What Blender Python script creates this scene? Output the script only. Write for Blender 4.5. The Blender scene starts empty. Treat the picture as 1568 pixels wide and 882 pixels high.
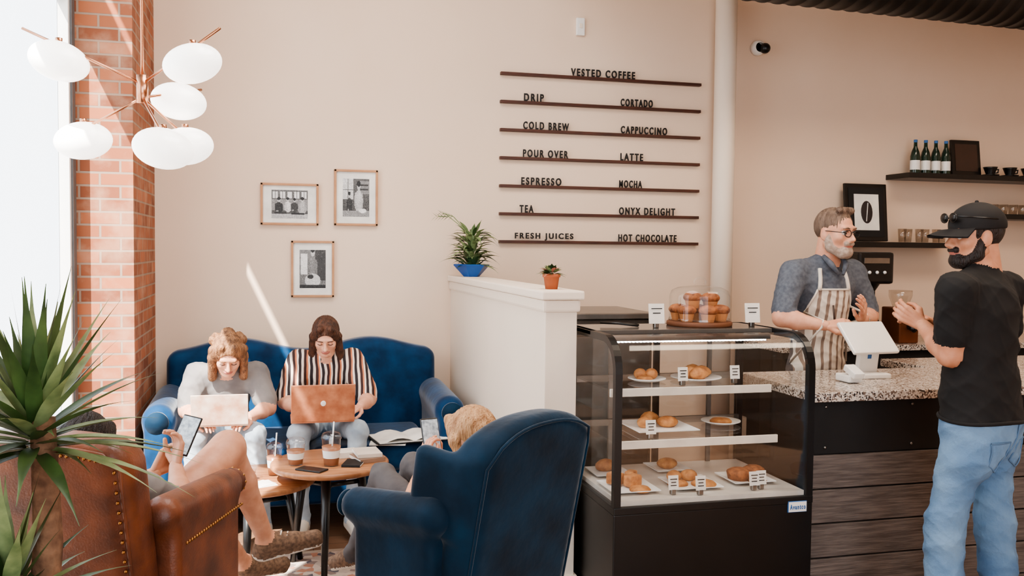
import bpy,bmesh,math,random
import numpy as np
from mathutils import Matrix,Vector
random.seed(3)
def A(*a): return np.array(a,float)
def nrm(v):
    v=np.array(v,float); return v/np.linalg.norm(v)
def frame(f,up=(0,0,1)):
    f=nrm(f); r=nrm(np.cross(f,up)); u=np.cross(r,f)
    return np.stack([r,f,u],1)
def rotz(a):
    c,s=math.cos(a),math.sin(a); return A([c,-s,0],[s,c,0],[0,0,1])
def rotx(a):
    c,s=math.cos(a),math.sin(a); return A([1,0,0],[0,c,-s],[0,s,c])
def roty(a):
    c,s=math.cos(a),math.sin(a); return A([c,0,s],[0,1,0],[-s,0,c])
I3=np.eye(3)
# ---------------------------------------------------------------- materials
def lin(c):
    return tuple(((x/255)/12.92 if x/255<=.04045 else ((x/255+.055)/1.055)**2.4) for x in c)+(1,)
MC={}
def new(name):
    m=bpy.data.materials.new(name); m.use_nodes=True
    nt=m.node_tree; b=nt.nodes['Principled BSDF']; return m,nt,b
def ramp(nt,stops,const=False):
    r=nt.nodes.new('ShaderNodeValToRGB'); e=r.color_ramp.elements
    while len(e)<len(stops): e.new(.5)
    for k,(p,c) in zip(e,stops): k.position=p; k.color=lin(c)
    if const: r.color_ramp.interpolation='CONSTANT'
    return r
def M(name,col,rough=.6,metal=0,col2=None,scale=8,bump=0,bscale=60,sheen=0,emit=0,stretch=None,spec=.5,detail=4,sub=0,bdist=.01):
    if name in MC: return MC[name]
    m,nt,b=new(name); L=nt.links
    tc=nt.nodes.new('ShaderNodeTexCoord'); mp=nt.nodes.new('ShaderNodeMapping')
    L.new(tc.outputs['Object'],mp.inputs[0])
    if stretch: mp.inputs['Scale'].default_value=stretch
    c2=col2 or tuple(max(0,x*.9) for x in col)
    n=nt.nodes.new('ShaderNodeTexNoise'); n.inputs['Scale'].default_value=scale; n.inputs['Detail'].default_value=detail
    L.new(mp.outputs[0],n.inputs['Vector'])
    r=ramp(nt,[(.32,c2),(.68,col)]); L.new(n.outputs[0],r.inputs[0]); L.new(r.outputs[0],b.inputs['Base Color'])
    b.inputs['Roughness'].default_value=rough; b.inputs['Metallic'].default_value=metal
    b.inputs['Specular IOR Level'].default_value=spec
    if sheen: b.inputs['Sheen Weight'].default_value=sheen; b.inputs['Sheen Roughness'].default_value=.35
    if emit: L.new(r.outputs[0],b.inputs['Emission Color']); b.inputs['Emission Strength'].default_value=emit
    if sub: b.inputs['Subsurface Weight'].default_value=sub; b.inputs['Subsurface Radius'].default_value=(.02,.008,.004)
    if bump:
        n2=nt.nodes.new('ShaderNodeTexNoise'); n2.inputs['Scale'].default_value=bscale
        L.new(mp.outputs[0],n2.inputs['Vector'])
        bp=nt.nodes.new('ShaderNodeBump'); bp.inputs['Strength'].default_value=bump; bp.inputs['Distance'].default_value=bdist
        L.new(n2.outputs[0],bp.inputs['Height']); L.new(bp.outputs[0],b.inputs['Normal'])
    MC[name]=m; return m
def STR(name,axis,freq,stops,rough=.8):
    m,nt,b=new(name); L=nt.links
    tc=nt.nodes.new('ShaderNodeTexCoord')
    d=nt.nodes.new('ShaderNodeVectorMath'); d.operation='DOT_PRODUCT'; d.inputs[1].default_value=tuple(np.array(axis)*freq)
    L.new(tc.outputs['Object'],d.inputs[0])
    n=nt.nodes.new('ShaderNodeTexNoise'); n.inputs['Scale'].default_value=6; L.new(tc.outputs['Object'],n.inputs[0])
    ad=nt.nodes.new('ShaderNodeMath'); ad.operation='MULTIPLY_ADD'; ad.inputs[1].default_value=.5; L.new(n.outputs[0],ad.inputs[0]); L.new(d.outputs['Value'],ad.inputs[2])
    f=nt.nodes.new('ShaderNodeMath'); f.operation='FRACT'; L.new(ad.outputs[0],f.inputs[0])
    r=ramp(nt,stops,True); L.new(f.outputs[0],r.inputs[0]); L.new(r.outputs[0],b.inputs['Base Color'])
    b.inputs['Roughness'].default_value=rough; return m
def GLASS(name,tint=(1,1,1),refl=.04,rough=.02,graz=.5):
    m,nt,b=new(name); L=nt.links; nt.nodes.remove(b)
    o=nt.nodes['Material Output']; t=nt.nodes.new('ShaderNodeBsdfTransparent'); t.inputs[0].default_value=(*tint,1)
    g=nt.nodes.new('ShaderNodeBsdfGlossy'); g.inputs['Roughness'].default_value=rough
    fr=nt.nodes.new('ShaderNodeLayerWeight'); fr.inputs[0].default_value=.5
    pw=nt.nodes.new('ShaderNodeMath'); pw.operation='POWER'; pw.inputs[1].default_value=5; L.new(fr.outputs['Facing'],pw.inputs[0])
    ad=nt.nodes.new('ShaderNodeMath'); ad.operation='MULTIPLY_ADD'; ad.inputs[1].default_value=graz; ad.inputs[2].default_value=refl; L.new(pw.outputs[0],ad.inputs[0])
    mx=nt.nodes.new('ShaderNodeMixShader'); L.new(ad.outputs[0],mx.inputs[0]); L.new(t.outputs[0],mx.inputs[1]); L.new(g.outputs[0],mx.inputs[2])
    L.new(mx.outputs[0],o.inputs[0]); return m
def BRICK():
    m,nt,b=new('brick'); L=nt.links
    g=nt.nodes.new('ShaderNodeNewGeometry'); s=nt.nodes.new('ShaderNodeSeparateXYZ'); L.new(g.outputs['Position'],s.inputs[0])
    a=nt.nodes.new('ShaderNodeMath'); L.new(s.outputs[0],a.inputs[0]); L.new(s.outputs[1],a.inputs[1])
    c=nt.nodes.new('ShaderNodeCombineXYZ'); L.new(a.outputs[0],c.inputs[0]); L.new(s.outputs[2],c.inputs[1])
    t=nt.nodes.new('ShaderNodeTexBrick'); L.new(c.outputs[0],t.inputs[0])
    t.inputs['Scale'].default_value=1; t.inputs['Brick Width'].default_value=.2; t.inputs['Row Height'].default_value=.068; t.inputs['Mortar Size'].default_value=.006
    t.inputs['Color1'].default_value=lin((170,104,72)); t.inputs['Color2'].default_value=lin((124,72,50)); t.inputs['Mortar'].default_value=lin((150,128,112))
    n=nt.nodes.new('ShaderNodeTexNoise'); n.inputs['Scale'].default_value=7; n.inputs['Detail'].default_value=6; L.new(g.outputs['Position'],n.inputs[0])
    r=ramp(nt,[(.46,(0,0,0)),(.72,(180,180,180))]); L.new(n.outputs[0],r.inputs[0])
    mx=nt.nodes.new('ShaderNodeMix'); mx.data_type='RGBA'; L.new(r.outputs[0],mx.inputs[0]); L.new(t.outputs[0],mx.inputs[6]); mx.inputs[7].default_value=lin((196,160,134))
    L.new(mx.outputs[2],b.inputs['Base Color']); b.inputs['Roughness'].default_value=.9
    bp=nt.nodes.new('ShaderNodeBump'); bp.inputs['Strength'].default_value=.8; bp.inputs['Distance'].default_value=.012; bp.invert=True
    L.new(t.outputs['Fac'],bp.inputs['Height']); L.new(bp.outputs[0],b.inputs['Normal']); return m
def SPECK(name,stops,scale=120,rough=.2):
    m,nt,b=new(name); L=nt.links; tc=nt.nodes.new('ShaderNodeTexCoord')
    n=nt.nodes.new('ShaderNodeTexVoronoi'); n.inputs['Scale'].default_value=scale; L.new(tc.outputs['Object'],n.inputs['Vector'])
    s=nt.nodes.new('ShaderNodeSeparateColor'); L.new(n.outputs['Color'],s.inputs[0])
    r=ramp(nt,stops,True); L.new(s.outputs[0],r.inputs[0]); L.new(r.outputs[0],b.inputs['Base Color']); b.inputs['Roughness'].default_value=rough; return m
def PLANKS():
    m,nt,b=new('floor_wood'); L=nt.links; tc=nt.nodes.new('ShaderNodeTexCoord')
    t=nt.nodes.new('ShaderNodeTexBrick'); L.new(tc.outputs['Object'],t.inputs[0]); t.inputs['Scale'].default_value=1
    t.inputs['Brick Width'].default_value=1.4; t.inputs['Row Height'].default_value=.13; t.inputs['Mortar Size'].default_value=.002
    t.inputs['Color1'].default_value=lin((150,115,90)); t.inputs['Color2'].default_value=lin((120,88,66)); t.inputs['Mortar'].default_value=lin((50,38,30))
    L.new(t.outputs[0],b.inputs['Base Color']); b.inputs['Roughness'].default_value=.45; return m

wallm=M('wall_paint',(229,205,183),.85,col2=(225,200,177),scale=1.5)
cream=M('cream_paint',(238,223,206),.6,col2=(234,219,202),scale=2)
ceilm=M('ceiling_paint',(225,210,195),.9)
brick=BRICK(); floorm=PLANKS()
black=M('black_metal',(18,17,17),.35,col2=(12,12,12)); blackm=M('matte_black',(24,22,22),.7,col2=(16,15,15))
darkfr=M('dark_window_frame',(96,98,100),.5); white=M('white_gloss',(238,236,232),.3,col2=(232,230,226)); paper=M('paper',(240,236,228),.8)
velvet=M('blue_velvet',(14,64,104),.75,col2=(6,38,68),scale=7,bump=.15,bscale=30,sheen=.4,spec=.2)
velvetD=M('navy_velvet',(12,48,72),.75,col2=(5,28,45),scale=6,bump=.15,bscale=30,sheen=.3,spec=.2)
leather=M('brown_leather',(122,70,45),.42,col2=(74,40,27),scale=9,bump=.12,bscale=140)
brass=M('brass_nail',(170,120,70),.3,1); rose=M('rose_gold',(205,150,120),.25,1,col2=(190,135,105))
dkwood=M('dark_wood',(62,36,24),.4,col2=(38,22,15),stretch=(1,8,1)); rail=M('walnut_rail',(82,44,30),.5,col2=(60,32,22),stretch=(1,12,12))
tabw=M('table_wood',(178,124,84),.35,col2=(140,92,60),stretch=(1,9,1),scale=6); frmw=M('oak_frame',(190,140,100),.5,col2=(170,120,82))
glass=GLASS('clear_glass',(.985,.99,.99)); wglass=GLASS('window_glass',(1,1,1),.02,.02,.08); cup_g=GLASS('clear_plastic',(.93,.93,.93),.08,.08)
steel=M('steel',(150,148,145),.3,1,col2=(130,128,125)); green=M('leaf_green',(74,102,54),.45,col2=(36,60,30),scale=12)
green2=M('leaf_pale',(146,162,112),.5,col2=(92,114,72),scale=20); trunk=M('trunk_bark',(140,105,80),.9,col2=(90,62,45),scale=30,bump=.4)
terra=M('terracotta',(176,98,62),.8); bluepot=M('blue_ceramic',(20,86,160),.35,col2=(14,70,140)); soil=M('soil',(50,36,28),.95)
skin=M('skin',(224,170,142),.5,col2=(210,150,122),scale=22,sub=.1,bump=.08,bscale=220); skinT=M('skin_tan',(206,150,120),.5,col2=(188,130,100),scale=22,sub=.1,bump=.08,bscale=220)
lip=M('lips',(186,112,98),.5); eyew=M('eye_white',(225,218,212),.2); iris=M('iris',(60,42,30),.2)
def HAIR(n,c,c2): return M(n,c,.5,col2=c2,scale=14,stretch=(4,4,.6),bump=.9,bscale=60)
hbrown=HAIR('hair_brown',(100,62,42),(50,30,20)); hblond=HAIR('hair_blond',(224,178,132),(160,112,72)); hdark=HAIR('hair_dark',(42,28,22),(22,15,12)); hgrey=HAIR('hair_greybrown',(138,116,100),(90,72,60)); beardg=M('beard_grey',(186,168,154),.8,col2=(146,126,112),scale=60); hlight=HAIR('hair_lightbrown',(172,124,86),(98,64,42))
denim=M('denim_light',(124,156,186),.85,col2=(76,110,148),scale=4,bump=.25,bscale=90,detail=5); denim2=M('denim_pale',(178,188,196),.85,col2=(138,150,162),scale=8)
denimd=M('denim_seam',(92,124,158),.85); denimg=M('denim_grey',(96,92,92),.85,col2=(70,66,68),scale=9); tee=M('black_cotton',(23,22,23),.85,col2=(14,14,15),scale=8)
teeg=M('grey_cotton',(140,134,130),.85,col2=(112,108,108),scale=8); chamb=M('chambray',(98,104,114),.85,col2=(78,84,95),scale=60)
peach=M('peach_cotton',(222,160,124),.85,col2=(200,134,98)); shoe=M('shoe_brown',(128,100,78),.8,col2=(84,64,50),scale=70); sole=M('shoe_sole',(225,215,200),.6); shoeb=M('shoe_black',(28,26,26),.6)
apronm=STR('apron_stripe',(1,.1,0),22,[(0,(236,228,216)),(.62,(236,228,216)),(.66,(150,132,120))]); apronw=M('apron_edge',(236,228,216),.85)
shirts=STR('shirt_stripe',(1,0,0),16,[(0,(225,205,190)),(.22,(60,34,30)),(.45,(196,120,84)),(.6,(232,215,200)),(.75,(40,30,32))])
CLOTH=[denim,denim2,denimg,tee,teeg,chamb,peach,apronm,shirts]
granite=SPECK('granite',[(0,(196,184,172)),(.35,(120,104,94)),(.6,(214,204,194)),(.85,(52,44,42))],150,.15)
rugm=SPECK('rug_pattern',[(0,(196,178,164)),(.3,(146,128,120)),(.5,(210,192,176)),(.75,(104,98,104)),(.88,(186,134,110))],26,.95)
greyw=M('grey_plank',(112,102,96),.65,col2=(78,70,66),scale=5,stretch=(1.5,1,22),bump=.25,bscale=10)
copper=M('copper_laptop',(210,146,110),.4,col2=(172,106,76),scale=16,metal=.3); mapst=M('map_sticker',(222,206,190),.5,col2=(190,140,112),scale=13,detail=8)
pastry=M('pastry',(210,148,90),.6,col2=(156,94,50),scale=30,bump=.3); muff=M('muffin_top',(170,104,60),.7,col2=(110,60,32),scale=40,bump=.5); mpap=M('muffin_paper',(200,136,84),.8)
coffee=M('iced_coffee',(176,124,92),.3,col2=(150,98,70))
greys=[M('print_grey_%d'%i,(28+i*34,27+i*34,26+i*34),.5,scale=30) for i in range(7)]
blob=M('lamp_opal',(255,252,246),.25,col2=(255,250,244),emit=1.3); led=M('led_strip',(255,255,255),.5,emit=8)
bottle=M('green_bottle',(40,60,48),.12,col2=(28,44,36)); label=M('label_blue',(60,110,170),.5); screen=M('phone_screen',(190,200,205),.2,emit=.3,col2=(120,130,140),scale=60)
drink=GLASS('tumbler_glass',(.9,.88,.86),.1,.05)

# ---------------------------------------------------------------- SDF
def P_(f,lo,hi,m,sub=False): return dict(f=f,lo=np.array(lo),hi=np.array(hi),m=m,sub=sub)
def cap(p0,p1,r0,r1=None,m=None,n=None,fl=1.,sub=False):
    p0=np.array(p0,float);p1=np.array(p1,float); r1=r0 if r1 is None else r1
    ba=p1-p0; bb=max(ba@ba,1e-9)
    if n is not None: n=nrm(n)
    def f(P):
        pa=P-p0; h=np.clip(pa@ba/bb,0,1); d=pa-h[:,None]*ba
        if n is not None: d=d+(d@n)[:,None]*n*(fl-1)
        return np.sqrt((d*d).sum(1))-(r0+(r1-r0)*h)
    r=max(r0,r1)*(1 if fl>=1 else 1/fl)
    return P_(f,np.minimum(p0,p1)-r,np.maximum(p0,p1)+r,m,sub)
def ell(c,r,m=None,R=I3,sub=False):
    c=np.array(c,float); r=np.array(r,float)
    def f(P):
        q=(P-c)@R; k0=np.sqrt(((q/r)**2).sum(1)); k1=np.sqrt(((q/r**2)**2).sum(1))
        return k0*(k0-1)/np.maximum(k1,1e-6)
    e=np.abs(R)@r; return P_(f,c-e,c+e,m,sub)
def rbox(c,h,rad,m=None,R=I3,sub=False):
    c=np.array(c,float); h=np.array(h,float)
    def f(P):
        q=np.abs((P-c)@R)-h+rad
        return np.sqrt((np.maximum(q,0)**2).sum(1))+np.minimum(q.max(1),0)-rad
    e=np.abs(R)@h; return P_(f,c-e,c+e,m,sub)
def sdfmesh(prims,h,k):
    add=[p for p in prims if not p['sub']]; subs=[p for p in prims if p['sub']]
    lo=np.min([p['lo'] for p in add],0)-3*h-k; hi=np.max([p['hi'] for p in add],0)+3*h+k
    N=np.ceil((hi-lo)/h).astype(int)+1; V=np.full(N,1.0)
    ax=[lo[i]+np.arange(N[i])*h for i in range(3)]
    for p in add+subs:
        mg=k+2.5*h
        a=np.clip(np.floor((p['lo']-mg-lo)/h).astype(int),0,N); b=np.clip(np.ceil((p['hi']+mg-lo)/h).astype(int)+1,0,N)
        if (b<=a).any(): continue
        sl=tuple(slice(a[i],b[i]) for i in range(3))
        G=np.stack(np.meshgrid(*[ax[i][sl[i]] for i in range(3)],indexing='ij'),-1); sh=G.shape[:3]
        d=p['f'](G.reshape(-1,3)).reshape(sh); v=V[sl]
        if p['sub']:
            kk=k*.5+1e-6; d=-d; hh=np.maximum(kk-np.abs(v-d),0)/kk; V[sl]=np.maximum(v,d)+hh*hh*kk*.25
        else:
            kk=k+1e-6; hh=np.maximum(kk-np.abs(v-d),0)/kk; V[sl]=np.minimum(v,d)-hh*hh*kk*.25
    S=V<0; nx,ny,nz=N
    C=np.zeros((nx-1,ny-1,nz-1),int)
    offs=[(i,j,l) for i in(0,1) for j in(0,1) for l in(0,1)]
    for o in offs: C+=S[o[0]:nx-1+o[0],o[1]:ny-1+o[1],o[2]:nz-1+o[2]]
    act=(C>0)&(C<8); idx=-np.ones(act.shape,int); ijk=np.argwhere(act); idx[act]=np.arange(len(ijk))
    pos=np.zeros((len(ijk),3)); cnt=np.zeros(len(ijk))
    for a in offs:
        for x in range(3):
            if a[x]==0:
                b=list(a); b[x]=1
                va=V[ijk[:,0]+a[0],ijk[:,1]+a[1],ijk[:,2]+a[2]]; vb=V[ijk[:,0]+b[0],ijk[:,1]+b[1],ijk[:,2]+b[2]]
                m=(va<0)!=(vb<0); t=np.where(m,va/np.where(m,va-vb,1),0)
                q=np.tile(np.array(a,float),(len(ijk),1)); q[:,x]+=t; pos+=q*m[:,None]; cnt+=m
    verts=lo+(ijk+pos/cnt[:,None])*h
    F=[]
    for x in range(3):
        y=(x+1)%3; z=(x+2)%3
        s0=[slice(None)]*3; s1=[slice(None)]*3; s0[x]=slice(0,-1); s1[x]=slice(1,None)
        D=S[tuple(s0)]!=S[tuple(s1)]; e=np.argwhere(D); e=e[(e[:,y]>0)&(e[:,z]>0)&(e[:,y]<N[y]-1)&(e[:,z]<N[z]-1)]
        def c(dy,dz):
            q=e.copy(); q[:,y]+=dy; q[:,z]+=dz; return idx[q[:,0],q[:,1],q[:,2]]
        Q=np.stack([c(-1,-1),c(0,-1),c(0,0),c(-1,0)],1); ins=S[e[:,0],e[:,1],e[:,2]]
        Q[~ins]=Q[~ins][:,::-1]; F.append(Q)
    F=np.concatenate(F); ctr=verts[F].mean(1)
    best=np.full(len(F),1e9); mi=np.zeros(len(F),int)
    ml=[]
    for p in add:
        if p['m'] not in ml: ml.append(p['m'])
        d=p['f'](ctr); w=d<best; best[w]=d[w]; mi[w]=ml.index(p['m'])
    return verts,F,ctr,mi,ml
def surf(prims,k,o,d,off=.002):
    o=np.array(o,float); d=nrm(d); tot=0
    for _ in range(90):
        v=1.0
        for p in prims:
            if p['sub']: continue
            q=float(p['f'](o[None])[0]); hh=max(k-abs(v-q),0)/k; v=min(v,q)-hh*hh*k*.25
        if v<.001: return o-d*off
        st=min(v*.75,.1); o=o+d*st; tot+=st
        if tot>.75: return None
    return None
_rg=np.random.default_rng(11); _D=[(nrm(_rg.normal(size=3)*A(.6,.6,1.3)),nrm(_rg.normal(size=3)),f,ph) for f,ph in ((16,0),(23,1.3),(31,2.1),(41,.7),(55,4))]
def folds(P):
    s=0
    for d,e,f,ph in _D: s=s+(1-np.abs(np.sin(P@d*f+1.8*np.sin(P@e*f*.45)+ph)))**2*(16/f)**.6
    return s-1.1

class B:
    def __init__(s,name): s.n=name; s.V=[];s.F=[];s.MI=[];s.S=[];s.mats=[];s.c=0
    def mi(s,m):
        if m not in s.mats: s.mats.append(m)
        return s.mats.index(m)
    def add(s,v,f,m,sm=False,R=None,t=None):
        v=np.array(v,float).reshape(-1,3)
        if R is not None: v=v@np.array(R).T
        if t is not None: v=v+np.array(t)
        s.V.append(v)
        s.F+= [tuple(int(i)+s.c for i in q) for q in f]
        k=s.mi(m) if not isinstance(m,(list,np.ndarray)) else None
        s.MI+= [k]*len(f) if k is not None else [int(x) for x in m]
        s.S+=[sm]*len(f); s.c+=len(v)
    def box(s,c,sz,m,bev=0,R=None):
        bm=bmesh.new(); bmesh.ops.create_cube(bm,size=1); 
        for v in bm.verts: v.co=Vector((v.co.x*sz[0],v.co.y*sz[1],v.co.z*sz[2]))
        if bev: bmesh.ops.bevel(bm,geom=bm.edges[:],offset=bev,segments=2,affect='EDGES',profile=.6)
        bm.verts.index_update(); v=[tuple(x.co) for x in bm.verts]; f=[[q.index for q in x.verts] for x in bm.faces]; bm.free()
        s.add(v,f,m,False,R,c)
    def bx(s,a,b,m,bev=0): s.box([(a[i]+b[i])/2 for i in range(3)],[abs(b[i]-a[i]) for i in range(3)],m,bev)
    def tube(s,pts,rad,m,n=12,caps=True):
        pts=[np.array(p,float) for p in pts if p is not None]
        if len(pts)<2: return
        if not hasattr(rad,'__len__') or len(rad)<len(pts): rad=[rad if not hasattr(rad,'__len__') else rad[0]]*len(pts)
        v=[];f=[]; ref=None
        for i,p in enumerate(pts):
            t=nrm(pts[min(i+1,len(pts)-1)]-pts[max(i-1,0)]+1e-9)
            if ref is None: ref=nrm(np.cross(t,(0,0,1) if abs(t[2])<.9 else (1,0,0)))
            ref=nrm(ref-(ref@t)*t); b=np.cross(t,ref)
            for j in range(n):
                a=2*math.pi*j/n; v.append(p+rad[i]*(math.cos(a)*ref+math.sin(a)*b))
        for i in range(len(pts)-1):
            for j in range(n): f.append((i*n+j,i*n+(j+1)%n,(i+1)*n+(j+1)%n,(i+1)*n+j))
        if caps: f.append(tuple(range(n))[::-1]); f.append(tuple((len(pts)-1)*n+j for j in range(n)))
        s.add(v,f,m,True)
    def cyl(s,p0,p1,r0,m,r1=None,n=24): s.tube([p0,p1],[r0,r0 if r1 is None else r1],m,n)
    def lathe(s,c,prof,m,n=32,R=None,sm=True):
        v=[];f=[]
        for r,z in prof:
            for j in range(n): a=2*math.pi*j/n; v.append((max(r,1e-4)*math.cos(a),max(r,1e-4)*math.sin(a),z))
        for i in range(len(prof)-1):
            for j in range(n): f.append((i*n+j,i*n+(j+1)%n,(i+1)*n+(j+1)%n,(i+1)*n+j))
        s.add(v,f,m,sm,R,c)
    def ball(s,c,r,m,n=16,R=None):
        r=np.array(r if hasattr(r,'__len__') else (r,r,r)); pr=[(math.sin(math.pi*i/n),-math.cos(math.pi*i/n)) for i in range(n+1)]
        v=[];f=[];k=n*2
        for a,z in pr:
            for j in range(k): t=2*math.pi*j/k; v.append((max(a,1e-4)*math.cos(t)*r[0],max(a,1e-4)*math.sin(t)*r[1],z*r[2]))
        for i in range(n):
            for j in range(k): f.append((i*k+j,i*k+(j+1)%k,(i+1)*k+(j+1)%k,(i+1)*k+j))
        s.add(v,f,m,True,R,c)
    def sdf(s,prims,h,k,R=None,t=None,sc=1,over=None,fold=0):
        v,F,ctr,mi,ml=sdfmesh(prims,h,k)
        if over: mi=over(ctr,mi,ml)
        if fold:
            fn=np.cross(v[F[:,2]]-v[F[:,0]],v[F[:,3]]-v[F[:,1]]); vn=np.zeros_like(v); w=np.zeros(len(v)); c=np.zeros(len(v))
            cl=np.isin(mi,[i for i,m in enumerate(ml) if m in CLOTH]).astype(float)
            for j in range(4): np.add.at(vn,F[:,j],fn); np.add.at(w,F[:,j],cl); np.add.at(c,F[:,j],1)
            vn/=np.linalg.norm(vn,axis=1)[:,None]+1e-12; w=(w/np.maximum(c,1))**2
            v=v+vn*(folds(v)*fold*w)[:,None]
        mp=np.array([s.mi(m) for m in ml]); v=v*sc
        s.add(v,F,list(mp[mi]),True,R,t)
    def leaf(s,b,d,L,W,droop,m,n=7):
        b=np.array(b,float); d=nrm(d); side=np.cross(d,(0,0,1)); side=nrm(side) if np.linalg.norm(side)>.05 else A(1,0,0)
        v=[];f=[]
        for i in range(n+1):
            q=i/n; p=b+d*L*q-A(0,0,1)*droop*L*q*q; w=W*(.35+.65*math.sin(math.pi*min(1,q*1.1+.12)))*(1-q**3) if i<n else .0005
            v+=[p-side*w,p-A(0,0,w*.35),p+side*w]
        for i in range(n):
            a=i*3; f+=[(a,a+1,a+4,a+3),(a+1,a+2,a+5,a+4)]
        s.add(v,f,m,True)
    def text(s,txt,x0,x1,y,z,h,m):
        cu=bpy.data.curves.new('t','FONT'); cu.body=txt; cu.extrude=.05; cu.offset=.03; cu.space_character=1.4
        o=bpy.data.objects.new('t',cu); bpy.context.scene.collection.objects.link(o)
        dg=bpy.context.evaluated_depsgraph_get(); me=bpy.data.meshes.new_from_object(o.evaluated_get(dg))
        v=np.array([tuple(q.co) for q in me.vertices]); f=[tuple(p.vertices) for p in me.polygons]
        bpy.data.objects.remove(o); bpy.data.meshes.remove(me)
        mn=v.min(0); mx=v.max(0); v=(v-mn)
        sx=(x1-x0)/(mx[0]-mn[0]); sz=h/(mx[1]-mn[1]); w=np.stack([x0+v[:,0]*sx,y-.01+v[:,2]*.08,z+v[:,1]*sz],1)
        s.add(w,f,m,False)
    def done(s,loc=None,rz=0,parent=None,local=False):
        V=np.concatenate(s.V)
        if loc is None: loc=A(*((V.min(0)+V.max(0))/2)); loc[2]=V[:,2].min(); V=V-loc
        elif not local: V=V-np.array(loc)
        me=bpy.data.meshes.new(s.n); me.from_pydata(V.tolist(),[],s.F)
        for m in s.mats: me.materials.append(m)
        me.polygons.foreach_set('material_index',s.MI); me.polygons.foreach_set('use_smooth',s.S); me.update()
        o=bpy.data.objects.new(s.n,me); bpy.context.scene.collection.objects.link(o); o.location=tuple(loc); o.rotation_euler=(0,0,rz)
        if parent: o.parent=parent
        return o

# ---------------------------------------------------------------- room
YW=6.07
def slab(name,a,b,m,bev=0):
    q=B(name); q.bx(a,b,m,bev); return q.done()
slab('floor',(-1.1,-2,-.1),(7.1,YW+.1,0),floorm)
slab('sidewalk',(-6,-3,-.15),(-1.11,9,-.02),M('pavement',(170,166,160),.9))
slab('wall_back',(-1.1,YW,0),(7.1,YW+.12,4.2),wallm)
slab('wall_right',(7,-2,0),(7.1,YW,4.2),wallm)
slab('shade_wall_front',(2.6,-2.1,0),(7.1,-2,4.2),wallm)  # unseen partial wall, added behind the camera to darken the right side
slab('wall_left',(-1.12,-2,0),(-1.0,2.6,4.2),wallm)
slab('wall_brick',(-1.02,5.18,0),(-.717,YW,4.2),brick)
slab('ceiling',(-1.12,-2,4.2),(7.1,YW+.12,4.3),ceilm)
q=B('window_1')
for y in (2.63,5.13): q.bx((-1.06,y-.035,0),(-.99,y+.035,4.2),darkfr,.004)
q.bx((-1.05,5.06,0),(-1.0,5.095,4.2),white,.003)
q.bx((-1.07,2.6,0),(-.98,5.17,.14),darkfr,.004); q.bx((-1.06,2.6,2.83),(-1.0,5.17,2.9),darkfr)
q.bx((-1.03,2.6,.14),(-1.025,5.17,4.2),wglass); q.done()
q=B('sun_slit_blocker'); q.bx((-1.36,-3,3.545),(-1.34,9,3.915),darkfr); q.bx((-1.36,-3,4.02),(-1.34,9,8),darkfr); q.done()  # unseen panels added outside; the gap cuts the sun into a streak
slab('baseboard_back',(-.71,YW-.02,0),(1.14,YW,.14),cream); slab('baseboard_right',(6.98,0,0),(7,YW,.14),cream)
q=B('half_wall'); q.bx((1.153,3.84,0),(1.30,YW,1.36),cream,.004); q.bx((1.13,3.81,1.375),(1.325,YW,1.415),cream,.008); q.bx((1.14,3.825,1.32),(1.312,YW,1.375),cream,.012); q.bx((1.14,3.825,0),(1.312,YW,.14),cream,.004); q.done()
q=B('support_pipe'); q.cyl((3.09,5.94,0),(3.09,5.94,4.2),.076,cream,n=40); q.cyl((3.09,5.94,0),(3.09,5.94,.04),.11,cream,n=40); q.done()
q=B('spiral_duct'); prof=[]
x=0
while x<4.9:
    prof+= [(.30,x),(.30,x+.085),(.306,x+.09),(.306,x+.1)]; x+=.105
q.lathe((1.9,4.87,3.38),prof,M('duct_metal',(44,40,38),.45,.6),n=64,R=np.stack([A(0,0,1),nrm(A(-.05,1,0)),nrm(A(1,.05,0))],1))
for x in (2.4,4.2,6.0): q.cyl((x,4.9,3.6),(x,4.9,4.2),.006,steel,n=8)
q.done()
q=B('menu_board'); zs=[2.79-.1892*i for i in range(7)]
for z in zs: q.bx((1.481,6.035,z-.02),(2.955,6.07,z),rail,.002)
T=[(0,'VESTED COFFEE',1.978,2.449),(1,'DRIP',1.645,1.785),(1,'CORTADO',2.346,2.586),(2,'COLD BREW',1.642,1.968),(2,'CAPPUCCINO',2.35,2.699),(3,'POUR OVER',1.642,1.965),(3,'LATTE',2.35,2.519),(4,'ESPRESSO',1.632,1.918),(4,'MOCHA',2.344,2.515),(5,'TEA',1.622,1.721),(5,'ONYX DELIGHT',2.346,2.771),(6,'FRESH JUICES',1.591,2.01),(6,'HOT CHOCOLATE',2.344,2.786)]
for i,t,a,b in T: q.text(t,a,b,6.05,zs[i],.052,blackm)
q.done()
q=B('thermostat'); q.bx((2.015,6.045,3.07),(2.075,6.07,3.19),white,.006); q.bx((2.035,6.04,3.12),(2.055,6.046,3.15),cream); q.done()
q=B('security_camera'); q.lathe((3.4,6.07,3.07),[(0,.0),(.05,0),(.055,.02),(.05,.05),(.035,.06)],white,R=rotx(math.pi/2)); q.ball((3.43,5.995,3.06),.038,black); q.done()
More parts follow.
